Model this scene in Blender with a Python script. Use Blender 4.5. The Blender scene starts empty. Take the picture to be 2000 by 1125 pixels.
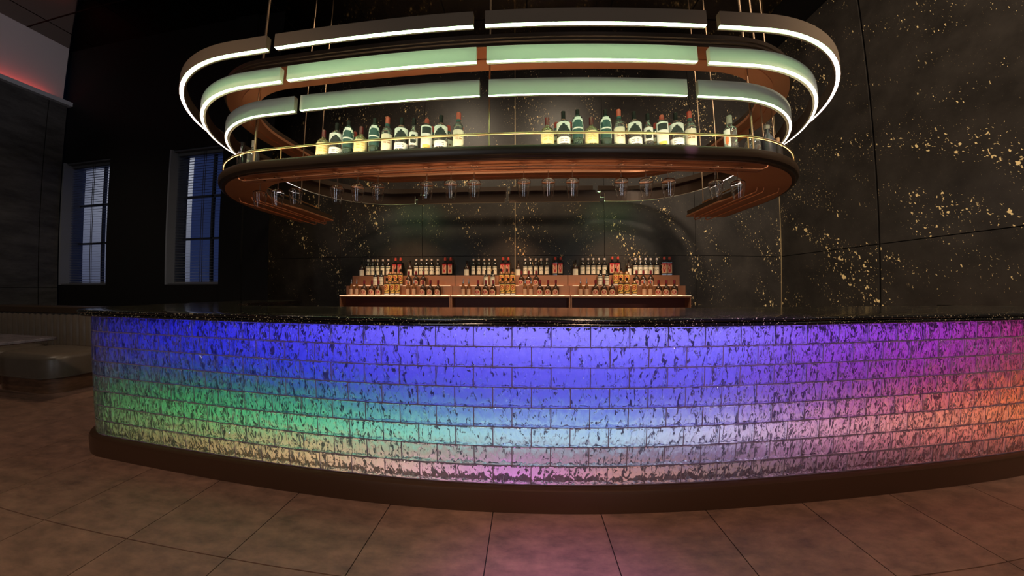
import bpy, bmesh, math, random
from mathutils import Vector, Matrix
random.seed(7)
PI = math.pi
C = bpy.context.scene.collection
SC = bpy.context.scene
EYE = 1.25          # lens height above the floor
K = 0.85            # size factor of the hanging fixtures and the rear of the room

# ------------------------------------------------------------------ camera, world, exposure, large lights
cam = bpy.data.cameras.new('camera')
co = bpy.data.objects.new('camera', cam); C.objects.link(co)
co.location = (0, 0, EYE); co.rotation_euler = (PI/2 + 0.0027, 0, 0.048)
cam.type = 'PANO'; cam.panorama_type = 'FISHEYE_LENS_POLYNOMIAL'
cam.sensor_fit = 'HORIZONTAL'; cam.sensor_width = 36.0; cam.sensor_height = 20.25
cam.fisheye_fov = PI
cam.fisheye_polynomial_k0 = 0.0
cam.fisheye_polynomial_k1 = -0.10226313
cam.fisheye_polynomial_k2 = 0.00110393
cam.fisheye_polynomial_k3 = 0.000117591
cam.fisheye_polynomial_k4 = -3.4980127e-06
cam.clip_start = 0.02; cam.clip_end = 200
SC.camera = co

vs = SC.view_settings
vs.view_transform = 'Standard'; vs.look = 'None'; vs.exposure = 0.0; vs.gamma = 1.0; vs.use_curve_mapping = False
w = bpy.data.worlds.new('world'); SC.world = w; w.use_nodes = True
bg = w.node_tree.nodes['Background']; bg.inputs['Color'].default_value = (0.030, 0.050, 0.165, 1); bg.inputs['Strength'].default_value = 1.0

def lamp(name, kind, loc, energy, color, target=None, size=0.5, spot=None, blend=0.6, size_y=None):
    d = bpy.data.lights.new(name, kind); d.energy = energy; d.color = color
    if kind == 'AREA':
        d.size = size
        if size_y: d.shape = 'RECTANGLE'; d.size_y = size_y
    else:
        d.shadow_soft_size = size
    if kind == 'SPOT': d.spot_size = spot; d.spot_blend = blend
    o = bpy.data.objects.new(name, d); C.objects.link(o); o.location = loc
    if target is not None:
        o.rotation_euler = (Vector(target) - Vector(loc)).to_track_quat('-Z', 'Y').to_euler()
    return o

WARM = (1.0, 0.72, 0.48)
lamp('key_spot_left', 'SPOT', (-1.5, -2.6, 5.8), 700, WARM, (-2.8, 1.0, 0), 0.25, 1.05, 0.6)  # warm key light added behind the camera, no fixture
lamp('key_spot_right', 'SPOT', (1.6, -2.6, 5.8), 820, (1.0, 0.62, 0.38), (2.4, 0.9, 0), 0.25, 1.0, 0.6)  # second added key light, more orange, also out of view
lamp('stage_light_violet', 'SPOT', (0.6, -1.2, 5.6), 1500, (0.66, 0.20, 1.0), (0.18, 0.62, 0), 0.15, 0.30, 1.0)
lamp('stage_light_counter', 'SPOT', (1.5, -1.6, 5.2), 1400, (0.50, 0.25, 1.0), (1.15, 1.62, 1.09), 0.1, 0.22, 1.0)
lamp('shelf_glint_spot', 'SPOT', (0.9, -0.6, 3.6), 700, (0.72, 0.40, 1.0), (1.19, 1.99, 2.265), 0.02, 0.035, 0.3)  # narrow violet spot added to draw the highlight on the shelf lip
lamp('wall_fill_side', 'SPOT', (2.2, -1.5, 5.7), 1450, (1.0, 0.84, 0.66), (5.2, 3.2, 2.8), 0.3, 1.4, 0.8)  # unseen spot added to brighten the side feature wall
for lx in (-1.45, 0.85):
    lamp('wall_fill_rear', 'SPOT', (lx, 2.7, 5.85), 340, (1.0, 0.80, 0.56), (lx*1.5, 5.3, 0.9), 0.3, 2.0, 0.9)  # added pair, no fixtures, to lift the rear feature wall
lamp('cove_fill', 'SPOT', (-3.5, -1.5, 4.0), 260, (0.95, 0.90, 1.0), (-9.0, 2.6, 5.3), 0.3, 0.6, 0.8)  # unseen neutral spot added to lift the plaster above the cove
lamp('booth_fill', 'SPOT', (-6.2, 0.6, 5.8), 260, (1.0, 0.80, 0.62), (-7.6, 2.9, 1.4), 0.3, 1.2, 0.9)  # added spot without a fixture, brightens the slate wall and booth
for lx in (-2.2, -0.25, 1.7):     # spots added under the canopy, without fixtures, to brighten the back bar
    lamp('back_bar_fill', 'SPOT', (lx, 4.1, 2.95), 120, (1.0, 0.58, 0.30), (lx, 5.0, 1.2), 0.05, 1.25, 0.9)
lamp('soffit_fill', 'AREA', (-0.25, 2.7, 0.85), 15, (1.0, 0.62, 0.36), (-0.25, 2.3, 3.0), 2.2, size_y=0.08)   # added behind the counter, out of view, to light the copper soffits
for lx in (-2.6, 2.2):            # unseen tall panels added for streaks in the glasses; the wall has no openings
    lamp('rear_streak_panel', 'AREA', (lx, -4.9, 2.6), 38, (0.86, 0.92, 1.0), (lx, 0, 2.4), 1.1, size_y=2.8)
lamp('facade_fill', 'SPOT', (-13, 5.0, 7.5), 700, (0.92, 0.95, 1.0), (-14, 8.2, 2), 0.2, 2.2, 0.8)  # spot added outside to brighten the facades; no lamp stands there

# ------------------------------------------------------------------ materials
def lin(r, g, b):
    f = lambda c: (c/255/12.92) if c/255 <= 0.04045 else ((c/255 + 0.055)/1.055)**2.4
    return (f(r), f(g), f(b))

def mat(name, col=(0.5, 0.5, 0.5), rough=0.5, metal=0.0, trans=0.0, ior=1.45, emit=None, strength=0.0, spec=0.5, coat=0.0, noise=None):
    m = bpy.data.materials.new(name); m.use_nodes = True
    nt = m.node_tree; b = nt.nodes['Principled BSDF']
    b.inputs['Base Color'].default_value = (*col, 1); b.inputs['Roughness'].default_value = rough
    b.inputs['Metallic'].default_value = metal; b.inputs['IOR'].default_value = ior
    b.inputs['Transmission Weight'].default_value = trans; b.inputs['Specular IOR Level'].default_value = spec
    b.inputs['Coat Weight'].default_value = coat
    if emit: b.inputs['Emission Color'].default_value = (*emit, 1); b.inputs['Emission Strength'].default_value = strength
    if noise:   # (scale, amount): mild tone variation of the surface itself
        tc = nt.nodes.new('ShaderNodeTexCoord'); nz = nt.nodes.new('ShaderNodeTexNoise')
        nz.inputs['Scale'].default_value = noise[0]; nz.inputs['Detail'].default_value = 8
        mr = nt.nodes.new('ShaderNodeMapRange'); mr.inputs['To Min'].default_value = 1-noise[1]; mr.inputs['To Max'].default_value = 1+noise[1]
        mx = nt.nodes.new('ShaderNodeMix'); mx.data_type = 'RGBA'; mx.blend_type = 'MULTIPLY'; mx.inputs[0].default_value = 1
        mx.inputs[6].default_value = (*col, 1)
        nt.links.new(tc.outputs['Object'], nz.inputs['Vector']); nt.links.new(nz.outputs['Fac'], mr.inputs['Value'])
        nt.links.new(mr.outputs['Result'], mx.inputs[7]); nt.links.new(mx.outputs[2], b.inputs['Base Color'])
    return m

def N(nt, typ, **kw):
    n = nt.nodes.new(typ)
    for k, v in kw.items(): setattr(n, k, v)
    return n
def M_(nt, op, a, b=None, c=None):
    n = N(nt, 'ShaderNodeMath', operation=op)
    for i, v in enumerate((a, b, c)):
        if v is None: continue
        if isinstance(v, (int, float)): n.inputs[i].default_value = v
        else: nt.links.new(v, n.inputs[i])
    return n.outputs[0]

def gold_wall(name, axis, sgn, base=(0.032, 0.026, 0.021)):
    """dark stone slab with scattered gold flakes running in slanting drifts"""
    m = mat(name, base, 0.42); nt = m.node_tree; b = nt.nodes['Principled BSDF']
    tc = N(nt, 'ShaderNodeTexCoord'); sp = N(nt, 'ShaderNodeSeparateXYZ'); nt.links.new(tc.outputs['Object'], sp.inputs[0])
    u = M_(nt, 'MULTIPLY', sp.outputs[axis], sgn); v = sp.outputs[2]
    ang = 1.05 if axis == 0 else 0.62; ca, sa = math.cos(ang), math.sin(ang)
    p = M_(nt, 'SUBTRACT', M_(nt, 'MULTIPLY', u, ca), M_(nt, 'MULTIPLY', v, sa))   # along the drift, down to the right
    q = M_(nt, 'ADD', M_(nt, 'MULTIPLY', u, sa), M_(nt, 'MULTIPLY', v, ca))
    def vec(a, b_):
        cb = N(nt, 'ShaderNodeCombineXYZ'); nt.links.new(a, cb.inputs[0]); nt.links.new(b_, cb.inputs[1]); return cb.outputs[0]
    flakes = None
    warp = N(nt, 'ShaderNodeTexNoise'); warp.inputs['Scale'].default_value = 22; warp.inputs['Detail'].default_value = 2
    nt.links.new(vec(p, q), warp.inputs['Vector'])
    wv = M_(nt, 'MULTIPLY', M_(nt, 'SUBTRACT', warp.outputs['Fac'], 0.5), 0.09)
    p2 = M_(nt, 'ADD', p, wv); q2 = M_(nt, 'SUBTRACT', q, wv)
    drift = N(nt, 'ShaderNodeTexNoise'); drift.inputs['Scale'].default_value = 1.5; drift.inputs['Detail'].default_value = 3
    nt.links.new(vec(M_(nt, 'MULTIPLY', p, 0.42), M_(nt, 'MULTIPLY', q, 1.7)), drift.inputs['Vector'])
    dr = N(nt, 'ShaderNodeMapRange'); dr.inputs['From Min'].default_value = 0.46; dr.inputs['From Max'].default_value = 0.70
    nt.links.new(drift.outputs['Fac'], dr.inputs['Value'])
    for sc, mul, off in ((8.0, 0.225, 0.03), (15.0, 0.27, 0.06), (30.0, 0.26, 0.07)):
        vo = N(nt, 'ShaderNodeTexVoronoi'); vo.voronoi_dimensions = '2D'; vo.inputs['Scale'].default_value = sc; vo.inputs['Randomness'].default_value = 1.0
        nt.links.new(vec(M_(nt, 'MULTIPLY', p2, 0.62), q2), vo.inputs['Vector'])
        sep = N(nt, 'ShaderNodeSeparateColor'); nt.links.new(vo.outputs['Color'], sep.inputs[0])
        r4 = M_(nt, 'POWER', sep.outputs[0], 2.2)
        rad = M_(nt, 'MULTIPLY', M_(nt, 'MULTIPLY', r4, mul), M_(nt, 'ADD', dr.outputs[0], off))
        hit = M_(nt, 'LESS_THAN', vo.outputs['Distance'], rad)
        flakes = hit if flakes is None else M_(nt, 'MAXIMUM', flakes, hit)
    cl = N(nt, 'ShaderNodeTexNoise'); cl.inputs['Scale'].default_value = 2.2; cl.inputs['Detail'].default_value = 10; cl.inputs['Roughness'].default_value = 0.65
    nt.links.new(tc.outputs['Object'], cl.inputs['Vector'])
    ramp = N(nt, 'ShaderNodeMapRange'); ramp.inputs['From Min'].default_value = 0.3; ramp.inputs['From Max'].default_value = 0.7
    ramp.inputs['To Min'].default_value = 0.6; ramp.inputs['To Max'].default_value = 1.5; nt.links.new(cl.outputs['Fac'], ramp.inputs['Value'])
    mx = N(nt, 'ShaderNodeMix', data_type='RGBA', blend_type='MULTIPLY'); mx.inputs[0].default_value = 1; mx.inputs[6].default_value = (*base, 1)
    nt.links.new(ramp.outputs[0], mx.inputs[7])
    mg = N(nt, 'ShaderNodeMix', data_type='RGBA'); nt.links.new(flakes, mg.inputs[0]); nt.links.new(mx.outputs[2], mg.inputs[6]); mg.inputs[7].default_value = (1.0, 0.74, 0.34, 1)
    nt.links.new(mg.outputs[2], b.inputs['Base Color'])
    nt.links.new(M_(nt, 'MULTIPLY', flakes, 0.0), b.inputs['Metallic'])
    bp = N(nt, 'ShaderNodeBump'); bp.inputs['Strength'].default_value = 0.25; bp.inputs['Distance'].default_value = 0.01
    nt.links.new(cl.outputs['Fac'], bp.inputs['Height']); nt.links.new(bp.outputs[0], b.inputs['Normal'])
    return m

def stone(name, base, rough=0.6, scale=3.0, amount=0.5, stretch=(1, 1, 1), bump=0.2, tint=None):
    m = mat(name, base, rough); nt = m.node_tree; b = nt.nodes['Principled BSDF']
    tc = N(nt, 'ShaderNodeTexCoord'); mp = N(nt, 'ShaderNodeMapping'); mp.inputs['Scale'].default_value = stretch
    nt.links.new(tc.outputs['Object'], mp.inputs[0])
    nz = N(nt, 'ShaderNodeTexNoise'); nz.inputs['Scale'].default_value = scale; nz.inputs['Detail'].default_value = 12; nz.inputs['Roughness'].default_value = 0.7
    nt.links.new(mp.outputs[0], nz.inputs['Vector'])
    cr = N(nt, 'ShaderNodeValToRGB'); cr.color_ramp.elements[0].position = 0.3; cr.color_ramp.elements[1].position = 0.72
    t = tint or base
    cr.color_ramp.elements[0].color = (*[c*(1-amount) for c in base], 1); cr.color_ramp.elements[1].color = (*[min(1, c*(1+amount*1.4)) for c in t], 1)
    nt.links.new(nz.outputs['Fac'], cr.inputs[0]); nt.links.new(cr.outputs[0], b.inputs['Base Color'])
    bp = N(nt, 'ShaderNodeBump'); bp.inputs['Strength'].default_value = bump; bp.inputs['Distance'].default_value = 0.01
    nt.links.new(nz.outputs['Fac'], bp.inputs['Height']); nt.links.new(bp.outputs[0], b.inputs['Normal'])
    return m

def granite(name):
    m = mat(name, (0.006, 0.006, 0.006), 0.12, spec=0.6); nt = m.node_tree; b = nt.nodes['Principled BSDF']
    tc = N(nt, 'ShaderNodeTexCoord'); vo = N(nt, 'ShaderNodeTexVoronoi'); vo.inputs['Scale'].default_value = 150
    nt.links.new(tc.outputs['Object'], vo.inputs['Vector'])
    sep = N(nt, 'ShaderNodeSeparateColor'); nt.links.new(vo.outputs['Color'], sep.inputs[0])
    hit = M_(nt, 'MULTIPLY', M_(nt, 'LESS_THAN', vo.outputs['Distance'], 0.36), M_(nt, 'GREATER_THAN', sep.outputs[0], 0.82))
    mg = N(nt, 'ShaderNodeMix', data_type='RGBA'); nt.links.new(hit, mg.inputs[0]); mg.inputs[6].default_value = (0.006, 0.006, 0.006, 1); mg.inputs[7].default_value = (0.55, 0.47, 0.30, 1)
    nt.links.new(mg.outputs[2], b.inputs['Base Color'])
    nz = N(nt, 'ShaderNodeTexNoise'); nz.inputs['Scale'].default_value = 300; nt.links.new(tc.outputs['Object'], nz.inputs['Vector'])
    bp = N(nt, 'ShaderNodeBump'); bp.inputs['Strength'].default_value = 0.04; bp.inputs['Distance'].default_value = 0.001
    nt.links.new(nz.outputs['Fac'], bp.inputs['Height']); nt.links.new(bp.outputs[0], b.inputs['Normal'])
    return m

def hammered_glass(name):
    m = mat(name, (0.95, 0.95, 0.97), 0.035, trans=1.0, ior=1.47); nt = m.node_tree; b = nt.nodes['Principled BSDF']
    tc = N(nt, 'ShaderNodeTexCoord'); mp = N(nt, 'ShaderNodeMapping'); mp.inputs['Rotation'].default_value = (0, 0.75, 0); mp.inputs['Scale'].default_value = (1.25, 1.0, 0.6)
    nt.links.new(tc.outputs['Object'], mp.inputs[0])
    nz = N(nt, 'ShaderNodeTexNoise'); nz.inputs['Scale'].default_value = 24; nz.inputs['Detail'].default_value = 1.5; nz.inputs['Roughness'].default_value = 0.5; nz.inputs['Distortion'].default_value = 0.7
    vo = N(nt, 'ShaderNodeTexVoronoi', feature='SMOOTH_F1'); vo.inputs['Scale'].default_value = 30
    nt.links.new(mp.outputs[0], nz.inputs['Vector']); nt.links.new(mp.outputs[0], vo.inputs['Vector'])
    tl = N(nt, 'ShaderNodeBsdfTranslucent'); tl.inputs['Color'].default_value = (0.85, 0.85, 0.9, 1)
    ms = N(nt, 'ShaderNodeMixShader'); ms.inputs[0].default_value = 0.09
    out = nt.nodes['Material Output']; nt.links.new(b.outputs[0], ms.inputs[1]); nt.links.new(tl.outputs[0], ms.inputs[2]); nt.links.new(ms.outputs[0], out.inputs['Surface'])
    h = M_(nt, 'ADD', nz.outputs['Fac'], M_(nt, 'MULTIPLY', vo.outputs['Distance'], 0.8))
    bp = N(nt, 'ShaderNodeBump'); bp.inputs['Strength'].default_value = 1.0; bp.inputs['Distance'].default_value = 0.022
    nt.links.new(h, bp.inputs['Height']); nt.links.new(bp.outputs[0], b.inputs['Normal'])
    return m

M = {}
M['copper'] = mat('copper', (0.54, 0.245, 0.130), 0.45, 0.7, noise=(3, 0.12))
M['bronze'] = mat('dark_bronze', (0.055, 0.034, 0.022), 0.38, 0.4)
M['brown'] = mat('umber_lacquer', (0.045, 0.027, 0.016), 0.34, 0.2)
M['ringpaint'] = mat('champagne_paint', (0.76, 0.78, 0.62), 0.55)
M['ringpaint_shaded'] = mat('champagne_paint_shaded', (0.20, 0.145, 0.095), 0.5)  # shade put into the colour: darker ring paint for the unlit top ring
M['oxblood'] = mat('oxblood_lacquer', (0.085, 0.016, 0.008), 0.5)
M['black'] = mat('black_metal', (0.008, 0.007, 0.006), 0.5)
M['brass'] = mat('brass', (0.62, 0.42, 0.19), 0.3, 1.0)
M['rod'] = mat('bronze_rod', (0.48, 0.32, 0.20), 0.35, 0.9)
M['gold_trim'] = mat('gold_trim', (0.75, 0.55, 0.30), 0.4, 0.6)
M['led_mint'] = mat('led_mint', (0.9, 0.9, 0.9), emit=(0.58, 1.0, 0.52), strength=14.5)
M['led_mint_bright'] = mat('led_mint_bright', (0.9, 0.9, 0.9), emit=(0.58, 1.0, 0.52), strength=16)
M['led_white'] = mat('led_white', (0.9, 0.9, 0.9), emit=(1.0, 0.80, 0.78), strength=9)
M['led_warm'] = mat('led_warm', (0.9, 0.9, 0.9), emit=(1.0, 0.62, 0.32), strength=1.6)
M['led_shelf'] = mat('led_shelf', (0.9, 0.9, 0.9), emit=(1.0, 0.78, 0.50), strength=36)
M['led_dim'] = mat('led_dim', (0.9, 0.9, 0.9), emit=(1.0, 0.72, 0.45), strength=1.2)
M['led_red'] = mat('led_red', (0.9, 0.9, 0.9), emit=(1.0, 0.07, 0.05), strength=10)
M['granite'] = granite('black_granite')
M['glassbrick'] = hammered_glass('hammered_glass')
M['mortar'] = mat('clear_mortar', (0.30, 0.22, 0.32), 0.4, trans=0.55, ior=1.3)
M['plinth'] = mat('bronze_plinth', (0.075, 0.036, 0.020), 0.34, 0.55)
M['floor'] = stone('rust_stone_tile', (0.15, 0.090, 0.070), 0.40, 6.0, 0.34, (1.0, 2.2, 1), 0.22, (0.19, 0.105, 0.075))
M['grout'] = mat('dark_grout', (0.008, 0.006, 0.005), 0.8)
M['wallback'] = gold_wall('gold_flake_stone', 0, 1.0)
M['wallside'] = gold_wall('gold_flake_stone_side', 1, -1.0)
M['concrete'] = stone('grey_slate', (0.040, 0.038, 0.036), 0.6, 2.2, 0.6, (1, 1, 3), 0.4)
M['darkwall'] = mat('black_panel', (0.0045, 0.004, 0.0036), 0.7, spec=0.2)
M['ceiling'] = mat('polished_black_ceiling', (0.20, 0.165, 0.135), 0.06, 1.0)
M['plaster'] = mat('grey_plaster', (0.42, 0.40, 0.40), 0.7)
M['whitetrim'] = mat('grey_trim', (0.35, 0.36, 0.38), 0.5)
M['reveal'] = mat('window_reveal_paint', (0.15, 0.16, 0.18), 0.5)
M['winframe'] = mat('window_frame_paint', (0.06, 0.062, 0.07), 0.5)
M['pane'] = mat('window_glass', (1, 1, 1), 0.0, trans=1.0, ior=1.02)
M['slat'] = mat('blind_slat', (0.12, 0.12, 0.125), 0.45, 0.2)
M['cord'] = mat('blind_cord', (0.03, 0.03, 0.03), 0.8)
M['facade'] = mat('facade', (0.42, 0.42, 0.42), 0.8, noise=(0.7, 0.25))
M['leather'] = mat('dark_leather', (0.085, 0.066, 0.050), 0.36, noise=(12, 0.2))
M['boothwood'] = stone('booth_wood', (0.13, 0.060, 0.030), 0.5, 6, 0.5, (1, 1, 6), 0.1)
M['tabletop'] = stone('marbled_table', (0.10, 0.085, 0.095), 0.25, 5, 0.6, (1, 3, 1), 0.05)
M['clear'] = mat('clear_glass', (1, 1, 1), 0.02, trans=1.0, ior=1.45)
M['bottleglass'] = mat('clear_bottle_glass', (0.95, 0.97, 0.95), 0.03, trans=0.95, ior=1.4)
M['yellowglass'] = mat('straw_liquor', (0.93, 0.80, 0.42), 0.05, trans=0.85, ior=1.35)
M['greenglass'] = mat('smoky_green_glass', (0.10, 0.16, 0.13), 0.06, trans=0.55, ior=1.4)
M['blackglass'] = mat('black_bottle_glass', (0.010, 0.009, 0.009), 0.10, spec=0.7)
M['brownglass'] = mat('brown_bottle_glass', (0.035, 0.014, 0.007), 0.12, spec=0.7)
M['amberglass'] = mat('amber_bottle_glass', (0.17, 0.065, 0.022), 0.14, spec=0.7)
M['matteblack'] = mat('satin_black', (0.016, 0.016, 0.022), 0.45)
M['red'] = mat('red_capsule', (0.50, 0.060, 0.038), 0.5)
M['darkred'] = mat('dark_red_capsule', (0.16, 0.010, 0.016), 0.4)
M['darkcap'] = mat('dark_capsule', (0.016, 0.012, 0.011), 0.55, spec=0.15)
M['whitecap'] = mat('white_capsule', (0.62, 0.52, 0.50), 0.5)
M['greycap'] = mat('grey_stopper', (0.30, 0.27, 0.23), 0.6)
M['cork'] = mat('cork', (0.36, 0.20, 0.10), 0.7)
M['steel'] = mat('steel', (0.6, 0.6, 0.58), 0.25, 1.0)
M['paper'] = mat('cream_paper', (0.74, 0.68, 0.54), 0.6)
M['whitepaper'] = mat('white_paper', (0.80, 0.79, 0.76), 0.6)
M['goldpaper'] = mat('gold_paper', (0.80, 0.52, 0.13), 0.5)
M['yellowpaper'] = mat('yellow_paper', (0.80, 0.66, 0.36), 0.55)
M['peachpaper'] = mat('peach_paper', (0.62, 0.38, 0.24), 0.6)
M['redpaper'] = mat('red_print', (0.42, 0.03, 0.035), 0.5)
M['ink'] = mat('dark_print', (0.022, 0.026, 0.024), 0.6)
M['teal'] = mat('teal_print', (0.035, 0.09, 0.085), 0.5)
M['orangeprint'] = mat('orange_print', (0.75, 0.22, 0.08), 0.5)

# ------------------------------------------------------------------ mesh helpers
class MB:
    def __init__(s): s.v = []; s.f = []; s.m = []; s.slots = []
    def slot(s, m):
        if m not in s.slots: s.slots.append(m)
        return s.slots.index(m)
    def add(s, vs, fs, m):
        o = len(s.v); k = s.slot(m); s.v += [tuple(p) for p in vs]
        for f in fs: s.f.append(tuple(i+o for i in f)); s.m.append(k)
    def box(s, a, b, m):
        x0, y0, z0 = a; x1, y1, z1 = b
        s.add([(x0,y0,z0),(x1,y0,z0),(x1,y1,z0),(x0,y1,z0),(x0,y0,z1),(x1,y0,z1),(x1,y1,z1),(x0,y1,z1)],
              [(0,3,2,1),(4,5,6,7),(0,1,5,4),(1,2,6,5),(2,3,7,6),(3,0,4,7)], m)
    def cbox(s, a, b, m, c=0.01):   # box with chamfered vertical and top edges
        x0,y0,z0 = a; x1,y1,z1 = b
        r = [(x0+c,y0),(x1-c,y0),(x1,y0+c),(x1,y1-c),(x1-c,y1),(x0+c,y1),(x0,y1-c),(x0,y0+c)]
        ri = [(x0+2*c,y0+c),(x1-2*c,y0+c),(x1-c,y0+2*c),(x1-c,y1-2*c),(x1-2*c,y1-c),(x0+2*c,y1-c),(x0+c,y1-2*c),(x0+c,y0+2*c)]
        vs = [(p[0],p[1],z0) for p in r]+[(p[0],p[1],z1-c) for p in r]+[(p[0],p[1],z1) for p in ri]
        fs = [tuple(range(7,-1,-1)), tuple(range(16,24))]
        for i in range(8):
            j = (i+1) % 8; fs += [(i,j,8+j,8+i),(8+i,8+j,16+j,16+i)]
        s.add(vs, fs, m)
    def lathe(s, prof, m, n=20, c=(0,0,0)):
        vs = []; fs = []
        for r, z in prof:
            for i in range(n):
                a = 2*PI*i/n; vs.append((c[0]+r*math.cos(a), c[1]+r*math.sin(a), c[2]+z))
        for k in range(len(prof)-1):
            for i in range(n):
                j = (i+1) % n; fs.append((k*n+i, k*n+j, (k+1)*n+j, (k+1)*n+i))
        if prof[0][0] > 1e-6: fs.append(tuple(range(n-1,-1,-1)))
        if prof[-1][0] > 1e-6: fs.append(tuple((len(prof)-1)*n+i for i in range(n)))
        s.add(vs, fs, m)
    def tube(s, pts, r, m, n=8):
        pts = [Vector(p) for p in pts]; vs = []; fs = []; up = None
        for i, p in enumerate(pts):
            t = (pts[min(i+1, len(pts)-1)] - pts[max(i-1, 0)]).normalized()
            if up is None:
                up = Vector((0,0,1)) if abs(t.z) < 0.9 else Vector((1,0,0))
            a = (up - t*up.dot(t)).normalized(); up = a; b = t.cross(a)
            for k in range(n):
                q = 2*PI*k/n; vs.append(p + a*math.cos(q)*r + b*math.sin(q)*r)
        for i in range(len(pts)-1):
            for k in range(n):
                l = (k+1) % n; fs.append((i*n+k, i*n+l, (i+1)*n+l, (i+1)*n+k))
        fs.append(tuple(range(n-1,-1,-1))); fs.append(tuple((len(pts)-1)*n+k for k in range(n)))
        s.add(vs, fs, m)
    def sweep(s, path, prof, m, closed=False, mats=None):
        """path: (px,py,nx,ny,t); prof: closed loop of (r,h) or (r0,r1,h)"""
        vs = []; fs = []; n = len(prof)
        for px, py, nx, ny, t in path:
            for q in prof:
                r = q[0] if len(q) == 2 else q[0]*(1-t)+q[1]*t
                vs.append((px+nx*r, py+ny*r, q[-1]))
        L = len(path)
        for i in range(L if closed else L-1):
            j = (i+1) % L
            for k in range(n):
                l = (k+1) % n; fs.append((i*n+k, j*n+k, j*n+l, i*n+l))
        if not closed:
            fs.append(tuple(range(n))); fs.append(tuple((L-1)*n+k for k in range(n-1,-1,-1)))
        s.add(vs, fs, m)
    def build(s, name, parent=None, smooth=None, loc=None):
        me = bpy.data.meshes.new(name); me.from_pydata(s.v, [], s.f)
        for m in s.slots: me.materials.append(m)
        me.polygons.foreach_set('material_index', s.m)
        bm = bmesh.new(); bm.from_mesh(me); bmesh.ops.recalc_face_normals(bm, faces=bm.faces); bm.to_mesh(me); bm.free()
        if smooth is not None:
            me.polygons.foreach_set('use_smooth', [True]*len(me.polygons))
            me.set_sharp_from_angle(angle=smooth)
        o = bpy.data.objects.new(name, me); C.objects.link(o)
        if parent: o.parent = parent
        if loc: o.location = loc
        return o

def tag(o, label, cat, group=None):
    o['label'] = label; o['category'] = cat
    if group: o['group'] = group
    return o
def thing(name, label, cat, loc=(0,0,0), group=None, rz=0):
    o = bpy.data.objects.new(name, None); C.objects.link(o); o.location = loc; o.rotation_euler = (0,0,rz); o.empty_display_size = 0.1
    return tag(o, label, cat, group)
def struct(o): o['kind'] = 'structure'; return o
def copy_tree(o, parent=None):
    c = o.copy(); C.objects.link(c)
    if parent is not None: c.parent = parent
    for ch in list(o.children): copy_tree(ch, c)
    return c
def box_obj(name, a, b, m, parent=None, c=None):
    q = MB(); (q.cbox(a, b, m, c) if c else q.box(a, b, m)); return q.build(name, parent)

# ------------------------------------------------------------------ room shell
CEIL = EYE + 5.59*K          # 6.0
YB = 6.30*K                  # face of the rear feature wall
XR_ = 5.87*K                 # face of the side feature wall
XLW = -10.5*K                # face of the slate wall
YW = 4.75*K                  # face of the window wall
REAR = -5.0

q = MB()     # floor: tiles with open joints on a dark bed
q.box((-9.4, REAR, -0.05), (5.2, 4.4, -0.006), M['grout']); q.box((-5.8, 4.4, -0.05), (5.2, 5.5, -0.006), M['grout'])
TX, TZ = 0.60, 1.2
x = -0.178 - 15*TX
while x < 4.6:
    y = 1.06 - 5*TZ
    while y < (4.2 if x > -5 else 2.9):
        q.box((x+0.0025, y+0.0025, -0.006), (x+TX-0.0025, y+TZ-0.0025, 0.0), M['floor']); y += TZ
    x += TX
struct(q.build('floor'))

q = MB(); q.box((-9.4, REAR, CEIL+0.013), (5.2, 4.4, CEIL+0.1), M['grout']); q.box((-5.8, 4.4, CEIL+0.013), (5.2, 5.5, CEIL+0.1), M['grout'])
gx = [-1.37 + 1.41*i for i in range(-6, 5)]; gy = [-5+1.2*i for i in range(0, 10)]
for a, b in zip(gx, gx[1:]):
    for c_, d in zip(gy, gy[1:]):
        if d > 4.9 and a < -5.7: continue
        d = min(d, 5.4)
        q.box((a+0.012, c_+0.012, CEIL), (b-0.012, d-0.012, CEIL+0.012), M['ceiling'])
struct(q.build('ceiling'))

# rear feature wall: tall slabs with open joints
q = MB(); jx = [s*YB for s in (-1.012, -0.691, -0.373, -0.037, 0.276, 0.602, 0.932)]
q.box((jx[0], YB+0.02, 0), (jx[-1]+0.1, YB+0.12, CEIL), M['grout'])
hj = EYE + 0.117*YB
for a, b in zip(jx, jx[1:]):
    for z0, z1 in ((0, hj), (hj, CEIL)):
        q.box((a+0.004, YB, z0+0.004), (b-0.004, YB+0.03, z1-0.004), M['wallback'])
struct(q.build('wall_back'))
q = MB(); jy = [YB, YB-1.66, YB-3.32, YB-4.98, YB-6.64, YB-8.3, REAR-0.2]
q.box((XR_+0.02, REAR, 0), (XR_+0.12, YB+0.1, CEIL), M['grout'])
for b, a in zip(jy, jy[1:]):
    for z0, z1 in ((0, hj), (hj, CEIL)):
        q.box((XR_, a+0.016, z0+0.006), (XR_+0.03, b-0.016, z1-0.006), M['wallside'])
struct(q.build('wall_right'))
struct(box_obj('trim_1', (jx[3]-0.006, YB-0.006, 0), (jx[3]+0.006, YB+0.004, CEIL), M['gold_trim']))
struct(box_obj('trim_2', (XR_-0.008, YB-0.010, 0), (XR_, YB, CEIL), M['gold_trim']))
struct(box_obj('trim_3', (jx[1]-0.006, YB-0.005, 0), (jx[1]+0.006, YB+0.004, CEIL), M['bronze']))

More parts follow.
